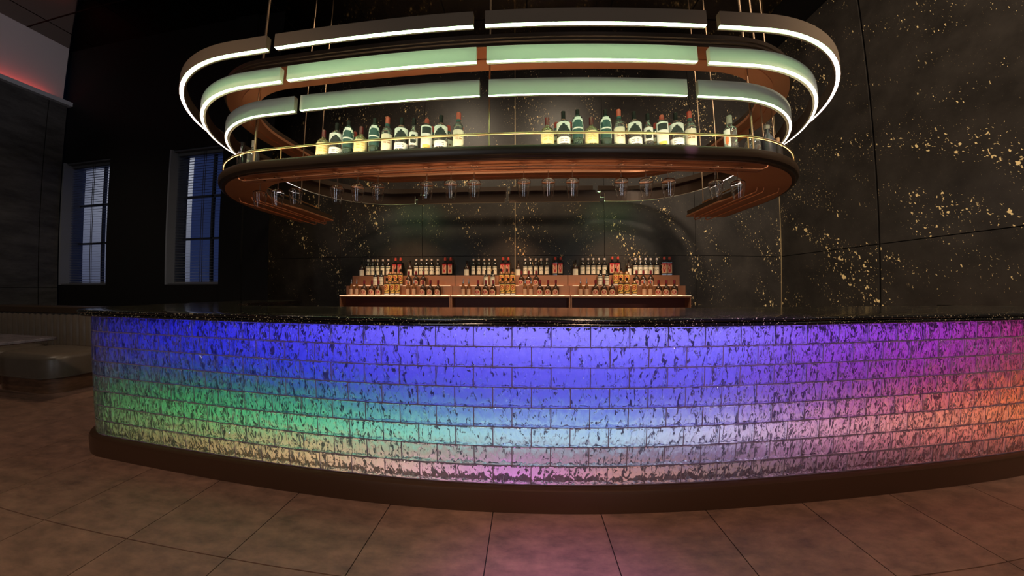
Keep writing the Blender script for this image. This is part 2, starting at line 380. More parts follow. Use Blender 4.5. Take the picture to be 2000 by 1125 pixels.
# window wall with two openings
wx = [(-2.208*YW, -1.902*YW), (-1.536*YW, -1.230*YW)]; wz0, wz1 = EYE+0.018*YW, EYE+0.604*YW
q = MB(); x0 = XLW-0.4; xe = -1.008*YW
cur = x0
for a, b in wx:
    q.box((cur, YW, 0), (a, YW+0.3, CEIL), M['darkwall'])
    q.box((a, YW, 0), (b, YW+0.3, wz0), M['darkwall']); q.box((a, YW, wz1), (b, YW+0.3, CEIL), M['darkwall']); cur = b
q.add([(cur,YW,0),(xe,YW,0),(-1.008*YB,YB,0),(-1.008*YB-0.3,YB+0.2,0),(cur,YW+0.3,0)] + [(cur,YW,CEIL),(xe,YW,CEIL),(-1.008*YB,YB,CEIL),(-1.008*YB-0.3,YB+0.2,CEIL),(cur,YW+0.3,CEIL)],
      [(0,1,6,5),(1,2,7,6),(2,3,8,7),(3,4,9,8),(4,0,5,9)], M['darkwall'])
struct(q.build('wall_windows'))
struct(box_obj('trim_4', (xe-0.95, YW-0.03, 0), (xe-0.50, YW-0.001, CEIL), M['darkwall']))

for i, (a, b) in enumerate(wx):
    q = MB(); t = 0.035                        # deep grey reveal round the opening
    q.box((a, YW-0.02, wz0), (a+t, YW+0.28, wz1), M['reveal']); q.box((b-0.012, YW+0.1, wz0), (b, YW+0.28, wz1), M['winframe'])
    q.box((a, YW+0.02, wz1-0.03), (b, YW+0.28, wz1), M['winframe']); q.box((a, YW, wz0), (b, YW+0.28, wz0+0.02), M['winframe'])
    wo = struct(q.build('window_%d' % (i+1)))
    q = MB(); mx_ = a + (b-a)*0.56
    q.box((mx_-0.02, YW+0.22, wz0), (mx_+0.02, YW+0.26, wz1), M['winframe'])
    for f in (0.345, 0.665): q.box((a, YW+0.22, wz0+(wz1-wz0)*f-0.018), (b, YW+0.26, wz0+(wz1-wz0)*f+0.018), M['winframe'])
    q.build('mullion', wo)
    box_obj('pane', (a, YW+0.238, wz0), (b, YW+0.242, wz1), M['pane'], wo)
    bl = thing('venetian_blind', ['dark slatted venetian blind in the window beside the slate wall', 'dark slatted venetian blind in the window nearest the hanging bar shelf'][i], 'blind', ((a+b)/2, YW+0.12, wz0), 'venetian blinds in the two windows')
    hw = (b-a)/2-0.04; hh = wz1-wz0
    box_obj('headrail', (-hw, -0.03, hh-0.075), (hw, 0.03, hh-0.03), M['slat'], bl)
    q = MB(); ns = 47
    for k in range(ns):
        z = 0.06 + (hh-0.15)*k/(ns-1); tl = math.radians(12); dy, dz = 0.021*math.cos(tl), 0.021*math.sin(tl)
        q.add([(-hw,-dy,z-dz),(hw,-dy,z-dz),(hw,dy,z+dz),(-hw,dy,z+dz),(-hw,-dy,z-dz+0.0015),(hw,-dy,z-dz+0.0015),(hw,dy,z+dz+0.0015),(-hw,dy,z+dz+0.0015)],
              [(0,3,2,1),(4,5,6,7),(0,1,5,4),(1,2,6,5),(2,3,7,6),(3,0,4,7)], M['slat'])
    q.build('slat_stack', bl)
    box_obj('bottom_rail', (-hw, -0.02, 0.025), (hw, 0.02, 0.045), M['slat'], bl)
    for dx in (0.01, 0.05):
        box_obj('cord', (dx, -0.032, 0.04), (dx+0.008, -0.026, hh-0.03), M['cord'], bl)
# facades seen dimly through the windows
for i, (a, b, y, h) in enumerate(((-26, -11.5, 8.2, 12), (-15.95, -15.55, 12, 14))):
    fo = box_obj('building', (a, y, -1), (b, y+1.5, h), M['facade'])
    tag(fo, ['grey building facade behind the window beside the slate wall', 'narrow grey tower seen through the window nearest the bar shelf'][i], 'building')

# slate wall with cove above
q = MB(); ledz = EYE + 0.405*8.925
ye = 8.925/2.224
for a, b in ((REAR, 0.6), (0.6, 2.3), (2.3, 8.925/2.366), (8.925/2.366, ye)):
    for z0, z1 in ((0, EYE+0.02), (EYE+0.02, ledz)):
        q.box((XLW-0.03, a+0.006, z0+0.004), (XLW, b-0.006, z1-0.004), M['concrete'])
q.box((XLW-0.2, REAR, 0), (XLW-0.02, ye, ledz), M['grout'])
struct(q.build('wall_left'))
struct(box_obj('wall_left_upper', (XLW-0.3, REAR, ledz), (XLW-0.05, ye-0.05, CEIL), M['plaster']))
cv = thing('cove_ledge', 'pale grey cove ledge with red light strip on top of the slate wall', 'cove light', (XLW, 0, ledz))
box_obj('ledge', (-0.10, REAR, -0.05), (0.10, ye+0.02, 0.0), M['whitetrim'], cv)
box_obj('fascia', (0.085, REAR, 0.0), (0.10, ye+0.02, 0.03), M['whitetrim'], cv)
box_obj('led_strip', (0.02, REAR, 0.001), (0.05, ye-0.25, 0.012), M['led_red'], cv)
struct(box_obj('wall_rear', (-9.4, REAR-0.1, 0), (5.2, REAR, CEIL), M['darkwall']))

# ------------------------------------------------------------------ hanging structure: common plan (rounded rectangle)
XL, XR, ZA, ZB = -2.528, 1.864, 3.615, 4.235
def arc(cx, cy, a0, a1, n=26, ta=0, tb=0):
    out = []
    for i in range(n+1):
        f = i/n; a = a0+(a1-a0)*f; out.append((cx*K, cy*K, math.cos(a), math.sin(a), ta+(tb-ta)*f))
    return out
def line(x0, y0, x1, y1, nx, ny, n=12, t=0):
    return [((x0+(x1-x0)*i/n)*K, (y0+(y1-y0)*i/n)*K, nx, ny, t) for i in range(n+1)]
def clean(p):
    o = [p[0]]
    for a in p[1:]:
        if (Vector(a[:4])-Vector(o[-1][:4])).length > 1e-5: o.append(a)
    return o
def HZ(h): return EYE + h*K
FRONT = lambda a, b: line(a, ZA, b, ZA, 0, -1, 16)
BACK = lambda a, b: line(a, ZB, b, ZB, 0, 1, 16)
RIGHT_END = lambda xf, xb: clean(FRONT(xf, XR) + arc(XR, ZA, -PI/2, 0) + line(XR, ZA, XR, ZB, 1, 0) + arc(XR, ZB, 0, PI/2) + BACK(XR, xb))
LEFT_END = lambda xb, xf: clean(BACK(xb, XL) + arc(XL, ZB, PI/2, PI) + line(XL, ZB, XL, ZA, -1, 0) + arc(XL, ZA, PI, 1.5*PI) + FRONT(XL, xf))
LOOP = clean(FRONT(XL, XR) + arc(XR, ZA, -PI/2, 0) + line(XR, ZA, XR, ZB, 1, 0) + arc(XR, ZB, 0, PI/2) + BACK(XR, XL) + arc(XL, ZB, PI/2, PI) + line(XL, ZB, XL, ZA, -1, 0) + arc(XL, ZA, PI, 1.5*PI))[:-1]

def ring_light(R, H, fh, label, g, paint, sw):
    t = thing('pendant_ring_light', label, 'ring light', (0, 0, 0), 'nested pendant ring lights over the bar')
    segs = [FRONT(g[0][1], g[1][0]), FRONT(g[1][1], g[2][0]), RIGHT_END(g[2][1], g[2][1]), BACK(g[2][0], g[1][1]), BACK(g[1][0], g[0][1]), LEFT_END(g[0][0], g[0][0])]
    mint = 'led_mint_bright' if sw == 0.021 else 'led_mint'
    for k, p in enumerate(segs):
        rear = k in (3, 4); lip = 0.016 if rear else (0.0065 if k in (2, 5) else 0.0005)
        q = MB(); sect = lambda l: [(r*K, HZ(h)) for r, h in l]
        q.sweep(p, sect([(R+0.017, H), (R+0.022, H-0.002), (R+0.022, H+fh), (R-0.022, H+fh), (R-0.022, H-lip), (R+0.016-sw, H-lip), (R+0.016-sw, H+0.004), (R+0.017, H+0.004)]), paint)
        q.sweep(p, sect([(R-0.0225, H-lip), (R-0.0225, H+fh), (R-0.026, H+fh), (R-0.026, H-lip)]), M['bronze'])
        h = q.build('housing', t)
        q = MB(); pr = sect([(R+0.0165-sw, H), (R+0.0165, H), (R+0.0165, H+0.0035), (R+0.0165-sw, H+0.0035)])
        if k in (2, 5):   # the end pieces run from mint on the straight part to rosy white round the bend
            n = len(p); i0 = 24
            for pp, mm in ((p[:i0+1], mint), (p[i0:n-i0], 'led_white'), (p[n-i0-1:], 'led_mint')): q.sweep(pp, pr, M[mm])
        else: q.sweep(p, pr, M['led_dim' if rear else mint])
        q.build('led_strip', h)
    return t
ring_light(1.617, 2.004, 0.118, 'largest and uppermost oval ring light, with an unlit brown front face', ((-2.15, -2.07), (-0.392, -0.300), (1.385, 1.492)), M['ringpaint_shaded'], 0.028)
ring_light(1.4435, 1.838, 0.130, 'middle oval ring light with green-lit face, level with the copper canopy', ((-2.160, -2.088), (-0.394, -0.309), (1.398, 1.502)), M['ringpaint'], 0.021)
ring_light(1.2265, 1.689, 0.148, 'smallest and lowest oval ring light, just above the shelf bottles', ((-2.189, -2.124), (-0.400, -0.318), (1.421, 1.522)), M['ringpaint'], 0.017)

cn = thing('oval_canopy', 'copper oval canopy hanging inside the ring lights under the black ceiling', 'canopy', (0, 0, 0))
q = MB(); q.sweep(LOOP, [(r*K, HZ(h)) for r, h in ((1.27, 2.15), (1.27, 2.175), (1.285, 2.18), (1.285, 2.20), (1.295, 2.205), (1.295, 2.244), (0.97, 2.244), (0.97, 2.19), (1.2, 2.19), (1.2, 2.15))], M['bronze'], True); q.build('moulding', cn)
q = MB(); q.sweep(LOOP, [(r*K, HZ(h)) for r, h in ((1.262, 2.147), (1.262, 2.185), (0.968, 2.185), (0.968, 2.147))], M['copper'], True); q.build('soffit', cn)
q = MB(); q.sweep(LOOP, [(r*K, HZ(h)) for r, h in ((1.125, 2.135), (1.125, 2.146), (1.105, 2.146), (1.105, 2.135))], M['copper'], True); q.build('rib', cn)

# the hanging shelf: U in plan, open to the rear
ZE = 4.33
def U_path(z=ZE): return clean(line(XL, z, XL, ZA, -1, 0, 8, 1) + arc(XL, ZA, PI, 1.5*PI, 26, 1, 0) + FRONT(XL, XR) + arc(XR, ZA, -PI/2, 0, 26, 0, 1) + line(XR, ZA, XR, z, 1, 0, 8, 1))
UP = U_path()
sh = thing('hanging_shelf', 'dark U-shaped bottle shelf with brass rail hanging over the bar', 'shelf', (0, 0, 0))
def prof(l): return [tuple(v*K for v in p[:-1]) + (HZ(p[-1]),) for p in l]
q = MB(); q.sweep(UP, prof([(1.20, 1.112), (1.245, 1.112), (1.252, 1.125), (1.27, 1.135), (1.279, 1.155), (1.279, 1.195), (1.274, 1.208), (1.266, 1.211), (1.262, 1.208), (1.262, 1.2), (1.20, 1.2)]), M['brown']); q.build('shelf_lip', sh, 0.6)
q = MB(); q.sweep(UP, prof([(1.20, 1.125), (1.20, 1.195), (0.985, 0.62, 1.195), (0.985, 0.62, 1.125)]), M['brown']); q.build('shelf_board', sh)
q = MB(); q.sweep(UP, prof([(1.215, 1.105), (1.215, 1.124), (0.98, 0.60, 1.124), (0.98, 0.60, 1.105)]), M['copper']); q.build('soffit', sh)
q = MB(); q.sweep(UP, prof([(1.19, 1.196), (1.19, 1.254), (1.0, 0.88, 1.254), (1.0, 0.88, 1.196)]), M['brown']); q.build('display_step', sh)
q = MB(); q.sweep(clean(arc(XL, ZA, PI*1.2, 1.5*PI) + FRONT(XL, XR) + arc(XR, ZA, -PI/2, -PI*0.2)), prof([(1.238, 1.2005), (1.259, 1.2005), (1.259, 1.205), (1.238, 1.205)]), M['led_shelf']); q.build('led_strip', sh)
def pt(c, r, h): return (c[0]+c[2]*r*K, c[1]+c[3]*r*K, HZ(h))
RP = clean(arc(XL, ZA, PI*1.04, 1.5*PI) + FRONT(XL, XR) + arc(XR, ZA, -PI/2, -PI*0.04))
q = MB(); q.tube([pt(RP[0], 1.245, 1.2), pt(RP[0], 1.245, 1.28)] + [pt(c, 1.24, 1.33) for c in RP] + [pt(RP[-1], 1.245, 1.28), pt(RP[-1], 1.245, 1.2)], 0.0085, M['brass']); q.build('gallery_rail', sh, 0.8)
for xx in (-2.3, 1.95):
    q = MB(); q.tube([(xx*K, (ZA-1.24)*K, HZ(1.19)), (xx*K, (ZA-1.24)*K, HZ(1.33))], 0.005, M['brass']); q.build('rail_post', sh, 0.8)
for sx, xx in ((-1, XL), (1, XR)):   # inner rail on each arm of the shelf
    X_ = (xx+sx*0.872)
    q = MB(); q.tube([(X_*K, 3.0*K, HZ(1.33)), (X_*K, ZE*K, HZ(1.33))], 0.009, M['brass']); q.build('arm_rail', sh, 0.8)
    for r, ze in ((0.66, 4.20), (0.74, 4.34), (0.92, 4.34)):   # copper stemware rails under the arm
        xq = xx+sx*r
        q = MB(); q.tube([(xq*K, 2.98*K, HZ(1.10)), (xq*K, 3.0*K, HZ(1.06)), (xq*K, (ze-0.03)*K, HZ(1.055)), (xq*K, ze*K, HZ(1.075)), (xq*K, (ze-0.01)*K, HZ(1.105))], 0.0065, M['copper']); q.build('stemware_rail', sh, 0.8)
for r in (1.185, 1.125):
    y = (ZA-r)*K; q = MB()
    q.tube([(-2.83*K, y, HZ(1.105)), (-2.82*K, y, HZ(1.08)), (-2.76*K, y, HZ(1.06)), (2.10*K, y, HZ(1.06)), (2.16*K, y, HZ(1.08)), (2.17*K, y, HZ(1.105))], 0.006, M['copper']); q.build('stemware_rail', sh, 0.8)
for (x, z, h, r) in ((-2.79, 2.55, 1.2, 0.009), (-0.333, 2.55, 1.2, 0.007), (2.14, 2.55, 1.2, 0.009), (-3.40, 3.93, 1.2, 0.007), (-3.40, ZE-0.01, 1.33, 0.007), (2.74, ZE-0.01, 1.33, 0.007), (2.74, 3.95, 1.2, 0.007), (2.72, 3.08, 1.2, 0.008), (2.86, 3.09, 1.2, 0.006), (-3.36, 3.08, 1.2, 0.008)):
    q = MB(); q.tube([(x*K, z*K, HZ(h)), (x*K, z*K, CEIL)], r, M['rod']); q.build('support_rod', sh, 0.8)

# ------------------------------------------------------------------ glassware hanging upside down
def make_glass(name):
    t = thing(name, '', 'wine glass', (0, 0, 0))
    q = MB(); q.lathe([(0.0, 0.0), (0.034, 0.001), (0.036, 0.003), (0.034, 0.0045), (0.006, 0.010), (0.0, 0.010)], M['clear'], 24)
    q.v = [(v[0], v[1], -v[2]) for v in q.v]; q.build('foot', t, 0.7)
    q = MB(); q.lathe([(0.0, -0.009), (0.0038, -0.012), (0.0034, -0.06), (0.004, -0.094), (0.0, -0.097)], M['clear'], 12); q.build('stem', t, 0.7)
    o = [(0.0, -0.096), (0.018, -0.097), (0.040, -0.104), (0.050, -0.114), (0.0515, -0.125), (0.047, -0.160), (0.039, -0.205), (0.0335, -0.240)]
    i = [(0.0325, -0.240), (0.038, -0.205), (0.0458, -0.160), (0.0498, -0.126), (0.0485, -0.117), (0.039, -0.108), (0.018, -0.102), (0.0, -0.101)]
    q = MB(); q.lathe(o+i, M['clear'], 32); q.build('bowl', t, 0.9)
    return t
gs = [-1.056, -0.973, -0.890, -0.711, -0.626, -0.545, -0.358, -0.269, -0.184, -0.006, 0.081, 0.166, 0.338, 0.427, 0.508, 0.684, 0.770]
ORD = ['first', 'second', 'third', 'fourth', 'fifth', 'sixth', 'seventh', 'eighth', 'ninth', 'tenth', 'eleventh', 'twelfth', 'thirteenth', 'fourteenth', 'fifteenth', 'sixteenth', 'seventeenth']
g0 = make_glass('wine_glass')
for k, s in enumerate(gs):
    g = g0 if k == 0 else copy_tree(g0)
    zz = ZA-1.155
    g.location = (s*zz*K, zz*K, HZ(1.0768)); g.rotation_euler = (0, 0, random.random()*6)
    trio = ['outermost trio on the left', 'second trio from the left', 'trio left of the middle', 'trio right of the middle', 'fourth-to-last trio', 'last pair on the right']
    n = k // 3
    place = ['leftmost trio', 'second trio', 'third trio', 'fourth trio', 'fifth trio', 'rightmost pair'][n]
    g['label'] = 'clear wine glass hanging upside down, %s of the %s under the shelf' % (ORD[k % 3], place); g['group'] = 'wine glasses hanging under the shelf'

# ------------------------------------------------------------------ bottles
def patch(q, rad, z0, z1, a0, a1, base, fn, nu=14, nv=14, taper=None):
    """curved paper label facing -y; fn(u,v) gives another material or None"""
    vs = []; idx = {}
    for j in range(nv+1):
        for i in range(nu+1):
            a = -PI/2 + a0 + (a1-a0)*i/nu; z = z0+(z1-z0)*j/nv; r = rad if taper is None else taper(z)
            vs.append((r*math.cos(a), r*math.sin(a), z))
    by = {}
    for j in range(nv):
        for i in range(nu):
            m = fn((i+0.5)/nu, (j+0.5)/nv) if fn else base
            if m == 'skip': continue
            by.setdefault(m or base, []).append((j*(nu+1)+i, j*(nu+1)+i+1, (j+1)*(nu+1)+i+1, (j+1)*(nu+1)+i))
    off = None
    for m, fs in by.items(): q.add(vs, fs, m)
def flat_label(q, hw, y, z0, z1, base, fn, nu=12, nv=14):
    vs = [(-hw+2*hw*i/nu, y, z0+(z1-z0)*j/nv) for j in range(nv+1) for i in range(nu+1)]; by = {}
    for j in range(nv):
        for i in range(nu):
            m = fn((i+0.5)/nu, (j+0.5)/nv) if fn else base
            if m == 'skip': continue
            by.setdefault(m or base, []).append((j*(nu+1)+i, j*(nu+1)+i+1, (j+1)*(nu+1)+i+1, (j+1)*(nu+1)+i))
    for m, fs in by.items(): q.add(vs, fs, m)
def lines(rows, m, u0=0.15, u1=0.85):
    def f(u, v):
        for a, b in rows:
            if a < v < b and u0 < u < u1 and (int(u*14) % 4 != 3): return m
        return None
    return f
I = M['ink']
def shelf_bottle(kind):
    """body, cap and label meshes; sizes in metres"""
    t = thing('liquor_bottle', '', 'bottle', (0, 0, 0))
    def body(pf, m, n=24): q = MB(); q.lathe([(r*K, z*K) for r, z in pf], m, n); return q.build('body', t, 0.7)
    def cap(pf, m): q = MB(); q.lathe([(r*K, z*K) for r, z in pf], m, 16); return q.build('cap', t, 0.7)
    def lab(rad, z0, z1, w_, base, fn, name='label'):
        q = MB(); patch(q, (rad+0.0012)*K, z0*K, z1*K, -w_, w_, base, fn); return q.build(name, t, 0.9)
    if kind == 'yellow':
        body([(0.0,0),(0.058,0.003),(0.060,0.012),(0.060,0.135),(0.050,0.165),(0.020,0.190),(0.017,0.215),(0.0,0.216)], M['yellowglass'])
        cap([(0.0185,0.200),(0.0185,0.275),(0.016,0.280),(0.0,0.280)], M['darkred'])
        lab(0.060, 0.012, 0.130, 1.25, M['yellowpaper'], lines([(0.30,0.38),(0.5,0.58),(0.72,0.8)], M['goldpaper'], 0.2, 0.8))
    elif kind == 'rounded':
        body([(0.0,0),(0.058,0.003),(0.062,0.015),(0.062,0.185),(0.056,0.215),(0.038,0.245),(0.020,0.258),(0.016,0.270),(0.0,0.271)], M['bottleglass'])
        cap([(0.018,0.262),(0.019,0.335),(0.0,0.337)], M['darkcap'])
        lab(0.062, 0.012, 0.072, 1.2, M['whitepaper'], lines([(0.55,0.66),(0.3,0.38)], I, 0.25, 0.75))
        lab(0.062, 0.125, 0.212, 1.25, M['whitepaper'], lambda u, v: I if abs(u-0.5)*1.7 < (0.86-v) else None, 'chevron_label')
    elif kind == 'tall':
        body([(0.0,0),(0.046,0.003),(0.049,0.012),(0.049,0.235),(0.044,0.265),(0.030,0.285),(0.016,0.293),(0.015,0.310),(0.0,0.311)], M['greenglass'])
        cap([(0.018,0.300),(0.018,0.350),(0.0,0.352)], M['darkcap'])
        def fn(u, v):
            e = ((u-0.5)/0.40)**2 + (max(0, v-0.55)/0.34)**2
            if e < 1: return M['whitepaper'] if 0.33 < v < 0.37 or 0.46 < v < 0.49 else M['teal']
            return M['whitepaper']
        lab(0.049, 0.070, 0.262, 1.3, M['whitepaper'], lambda u, v: 'skip' if ((u-0.5)/0.5)**2 + (max(0, v-0.6)/0.4)**2 > 1 else fn(u, v))
    elif kind == 'redcap':
        body([(0.0,0),(0.047,0.003),(0.050,0.012),(0.050,0.200),(0.044,0.225),(0.026,0.250),(0.018,0.262),(0.017,0.285),(0.0,0.286)], M['bottleglass'])
        cap([(0.021,0.285),(0.021,0.350),(0.019,0.354),(0.0,0.354)], M['red'])
        q = MB(); q.lathe([(0.0205*K,0.262*K),(0.022*K,0.270*K),(0.0215*K,0.285*K)], M['teal'], 16); q.build('collar', t, 0.7)
        lab(0.050, 0.012, 0.170, 1.2, M['paper'], lines([(0.60,0.68),(0.40,0.52),(0.75,0.79),(0.2,0.24)], M['cork'], 0.25, 0.8))
    elif kind == 'slim':
        body([(0.0,0),(0.038,0.003),(0.041,0.012),(0.041,0.150),(0.036,0.190),(0.020,0.225),(0.015,0.245),(0.017,0.262),(0.0,0.263)], M['bottleglass'])
        cap([(0.018,0.258),(0.019,0.270),(0.017,0.320),(0.0,0.322)], M['darkcap'])
        lab(0.041, 0.050, 0.175, 1.15, M['whitepaper'], lambda u, v: I if ((u-0.5)/0.32)**2+((v-0.45)/0.34)**2 < 1 and not (0.42 < v < 0.48 and abs(u-0.5) < 0.2) else None)
    elif kind == 'emblem':
        body([(0.0,0),(0.050,0.003),(0.053,0.012),(0.053,0.200),(0.046,0.232),(0.024,0.258),(0.017,0.268),(0.0,0.270)], M['bottleglass'])
        cap([(0.020,0.262),(0.022,0.270),(0.020,0.305),(0.014,0.312),(0.0,0.313)], M['red'])
        def fe(u, v):
            if 0.66 < v < 0.92 and abs(u-0.5) < 0.36:
                return M['whitepaper'] if 0.75 < v < 0.80 and abs(u-0.5) < 0.26 and int(u*14) % 2 else I
            if v < 0.16 and abs(u-0.5) < 0.32: return M['goldpaper']
            return None
        lab(0.053, 0.012, 0.225, 1.15, M['whitepaper'], fe)
    return t
KINDS = {}
def place_bottle(kind, x, z, h, label, group, rz=None):
    if kind not in KINDS: KINDS[kind] = shelf_bottle(kind); b = KINDS[kind]
    else: b = copy_tree(KINDS[kind])
    b.location = (x*K, z*K, HZ(h)); b.rotation_euler = (0, 0, math.atan2(-x, z)*0.8 if rz is None else rz)
    b['label'] = label; b['group'] = group; b['category'] = 'bottle'
    return b
D = {'yellow': 'yellow-label bottle with dark red neck', 'rounded': 'broad white-and-black chevron label bottle', 'tall': 'tall arched green-label bottle',
     'redcap': 'red-capped cream-label bottle', 'slim': 'slim clear bottle with dark oval label', 'emblem': 'white-label bottle with black emblem and red cap'}
GR = 'liquor bottles on the hanging shelf'
zb = ZA-1.125
left = [('yellow', -0.780, 'first from the left end'), ('rounded', -0.724, 'nearest the left end'), ('tall', -0.675, 'nearer the left end'), ('yellow', -0.622, 'between the two tall bottles'),
        ('tall', -0.568, 'beside a red-capped bottle'), ('redcap', -0.517, 'beside a tall green bottle'), ('rounded', -0.460, 'in the middle'), ('slim', -0.413, 'in the middle'),
        ('emblem', -0.363, 'near the right end'), ('rounded', -0.309, 'second from the right end'), ('redcap', -0.244, 'at the right end')]
for k, s, where in left: place_bottle(k, s*zb, zb, 1.2545, '%s, left shelf row, %s' % (D[k], where), GR)
right = [('yellow', 0.079, 'at the left end'), ('rounded', 0.137, 'nearest the left end'), ('tall', 0.188, 'nearer the left end'), ('yellow', 0.237, 'between the two tall bottles'),
         ('tall', 0.289, 'beside a red-capped bottle'), ('redcap', 0.337, 'beside a tall green bottle'), ('rounded', 0.393, 'in the middle'), ('slim', 0.443, 'in the middle'),
         ('emblem', 0.495, 'near the right end'), ('rounded', 0.547, 'second from the right end'), ('redcap', 0.599, 'at the right end')]
for k, s, where in right: place_bottle(k, s*zb, zb, 1.2545, '%s, right shelf row, %s' % (D[k], where), GR)
zc = zb + 0.122
for s, row, ref in ((-0.690, 'left', 'first chevron-label bottle'), (-0.648, 'left', 'first tall green bottle'), (-0.343, 'left', 'emblem bottle'), (-0.281, 'left', 'last chevron-label bottle'),
               (0.111, 'right', 'first yellow-label bottle'), (0.160, 'right', 'first chevron-label bottle'), (0.471, 'right', 'slim clear bottle'), (0.521, 'right', 'emblem bottle')):
    place_bottle('redcap', s*zc, zc, 1.2545, 'red-capped bottle standing behind the %s, %s shelf row' % (ref, row), 'red-capped bottles in the second row').scale = (0.9, 0.9, 0.86)

def simple_bottle(body, bm, cap, cm, label, x, z, h, lab=None, name='liquor_bottle', n=24, group=GR):
    t = thing(name, label, 'bottle', (x*K, z*K, HZ(h)), group, math.atan2(-x, z)*0.8)
    q = MB(); q.lathe([(r*K, zz*K) for r, zz in body], bm, n); q.build('body', t, 0.7)
    q = MB(); q.lathe([(r*K, zz*K) for r, zz in cap], cm, 16); q.build('cap', t, 0.7)
    if lab: q = MB(); lab(q); q.build('label', t, 0.9)
    return t
RB = [(0.0,0),(0.066,0.004),(0.070,0.016),(0.070,0.150),(0.062,0.185),(0.036,0.215),(0.022,0.235),(0.019,0.285),(0.0,0.286)]
simple_bottle(RB, M['bottleglass'], [(0.022,0.270),(0.023,0.318),(0.0,0.320)], M['darkcap'], 'round clear bottle behind the bright rod near the right bend of the shelf', 0.838*2.66, 2.66, 1.2545)
simple_bottle([(0.0,0),(0.058,0.004),(0.062,0.016),(0.062,0.150),(0.050,0.200),(0.030,0.235),(0.020,0.260),(0.018,0.325),(0.0,0.326)], M['matteblack'], [(0.020,0.300),(0.027,0.312),(0.027,0.338),(0.018,0.344),(0.0,0.344)], M['greycap'],
              'satin black bottle with knobbed stopper at the right bend of the shelf', 0.899*2.63, 2.63, 1.2545)
simple_bottle([(0.0,0),(0.034,0.004),(0.036,0.016),(0.036,0.120),(0.028,0.150),(0.014,0.180),(0.013,0.215),(0.0,0.216)], M['darkcap'], [(0.016,0.205),(0.017,0.245),(0.0,0.247)], M['cork'],
              'small dark bottle with orange stopper, rightmost on the shelf', 0.940*2.68, 2.68, 1.2545)
t = simple_bottle([(0.0,0),(0.052,0.004),(0.056,0.014),(0.056,0.190),(0.050,0.212),(0.022,0.226),(0.019,0.275),(0.0,0.276)], M['bottleglass'], [(0.023,0.255),(0.025,0.330),(0.021,0.336),(0.0,0.337)], M['greycap'],
              'clear square-shouldered bottle with grey stopper and orange label near right bend', 0.752*2.5, 2.5, 1.2545,
              lambda q: patch(q, 0.0575*K, 0.012*K, 0.19*K, -1.2, -0.1, M['whitepaper'], lambda u, v: M['orangeprint'] if ((u-0.55)/0.25)**2+((v-0.45)/0.28)**2 < 1 else None))
simple_bottle([(0.0,0),(0.044,0.004),(0.047,0.014),(0.047,0.190),(0.036,0.225),(0.018,0.25),(0.016,0.31),(0.0,0.311)], M['blackglass'], [(0.018,0.295),(0.019,0.345),(0.0,0.346)], M['darkcap'],
              'black glass bottle, leftmost on the shelf at the left bend', -1.155*2.66, 2.66, 1.2545)
simple_bottle([(0.0,0),(0.054,0.004),(0.057,0.014),(0.057,0.195),(0.048,0.225),(0.020,0.246),(0.018,0.29),(0.0,0.291)], M['bottleglass'], [(0.021,0.275),(0.023,0.345),(0.0,0.346)], M['greycap'],
              'clear bottle with pale stopper beside the rod at the left bend', -1.100*2.66, 2.66, 1.2545)

# ------------------------------------------------------------------ back bar: three stepped copper units
HC = -0.137; Z0, Z1, Z2, Z3 = 5.70, 5.86, 6.05, 6.28
bx = [-3.95, -1.53, 0.90, 3.33]; SEC = ['left', 'middle', 'right']
for k in range(3):
    a, b = bx[k]*K+0.004, bx[k+1]*K-0.004
    t = thing('back_bar_cabinet', 'copper stepped bottle display cabinet, %s of the three along the rear wall' % SEC[k], 'cabinet', ((a+b)/2, Z0*K, 0), 'stepped display cabinets along the rear wall')
    hw = (b-a)/2; d = (Z3-Z0)*K-0.012; top = HZ(HC)
    def bxx(n, p, q_, m): return box_obj(n, p, q_, m, t)
    bxx('worktop', (-hw, -0.01, top-0.03), (hw, d, top), M['copper'])
    for s in (-1, 1): bxx('side_panel', (s*hw-(0.02 if s > 0 else 0), 0, 0), (s*hw+(0.02 if s < 0 else 0), d, top-0.03), M['copper'])
    bxx('back_panel', (-hw+0.02, 0.16, 0.1), (hw-0.02, 0.18, top-0.03), M['oxblood'])
    bxx('plinth', (-hw+0.02, 0.05, 0), (hw-0.02, d, 0.1), M['brown'])
    e0 = 0.02 if k == 0 else 0; e1 = 0.02 if k == 2 else 0
    bxx('lower_tier', (-hw+0.002+e0*2, (Z1-Z0)*K, top), (hw-0.002-e1, d, HZ(0.064)), M['copper'])
    bxx('upper_tier', (-hw+0.002+e0*3, (Z2-Z0)*K, HZ(0.064)), (hw-0.002-e1*2, d, HZ(0.290)), M['copper'])
    bxx('led_strip', (-hw+0.005, -0.014, top-0.008), (hw-0.005, -0.010, top), M['led_warm'])
    bxx('tier_light', (-hw+0.08, (Z1-Z0)*K-0.012, top+0.0005), (hw-0.08, (Z1-Z0)*K-0.004, top+0.006), M['led_warm'])
    bxx('tier_light', (-hw+0.08, (Z2-Z0)*K-0.012, HZ(0.064)+0.0005), (hw-0.08, (Z2-Z0)*K-0.004, HZ(0.064)+0.006), M['led_warm'])
    bxx('tier_light', (-hw+0.08, (Z3-Z0)*K-0.03, HZ(0.290)+0.0005), (hw-0.08, (Z3-Z0)*K-0.022, HZ(0.290)+0.006), M['led_warm'])

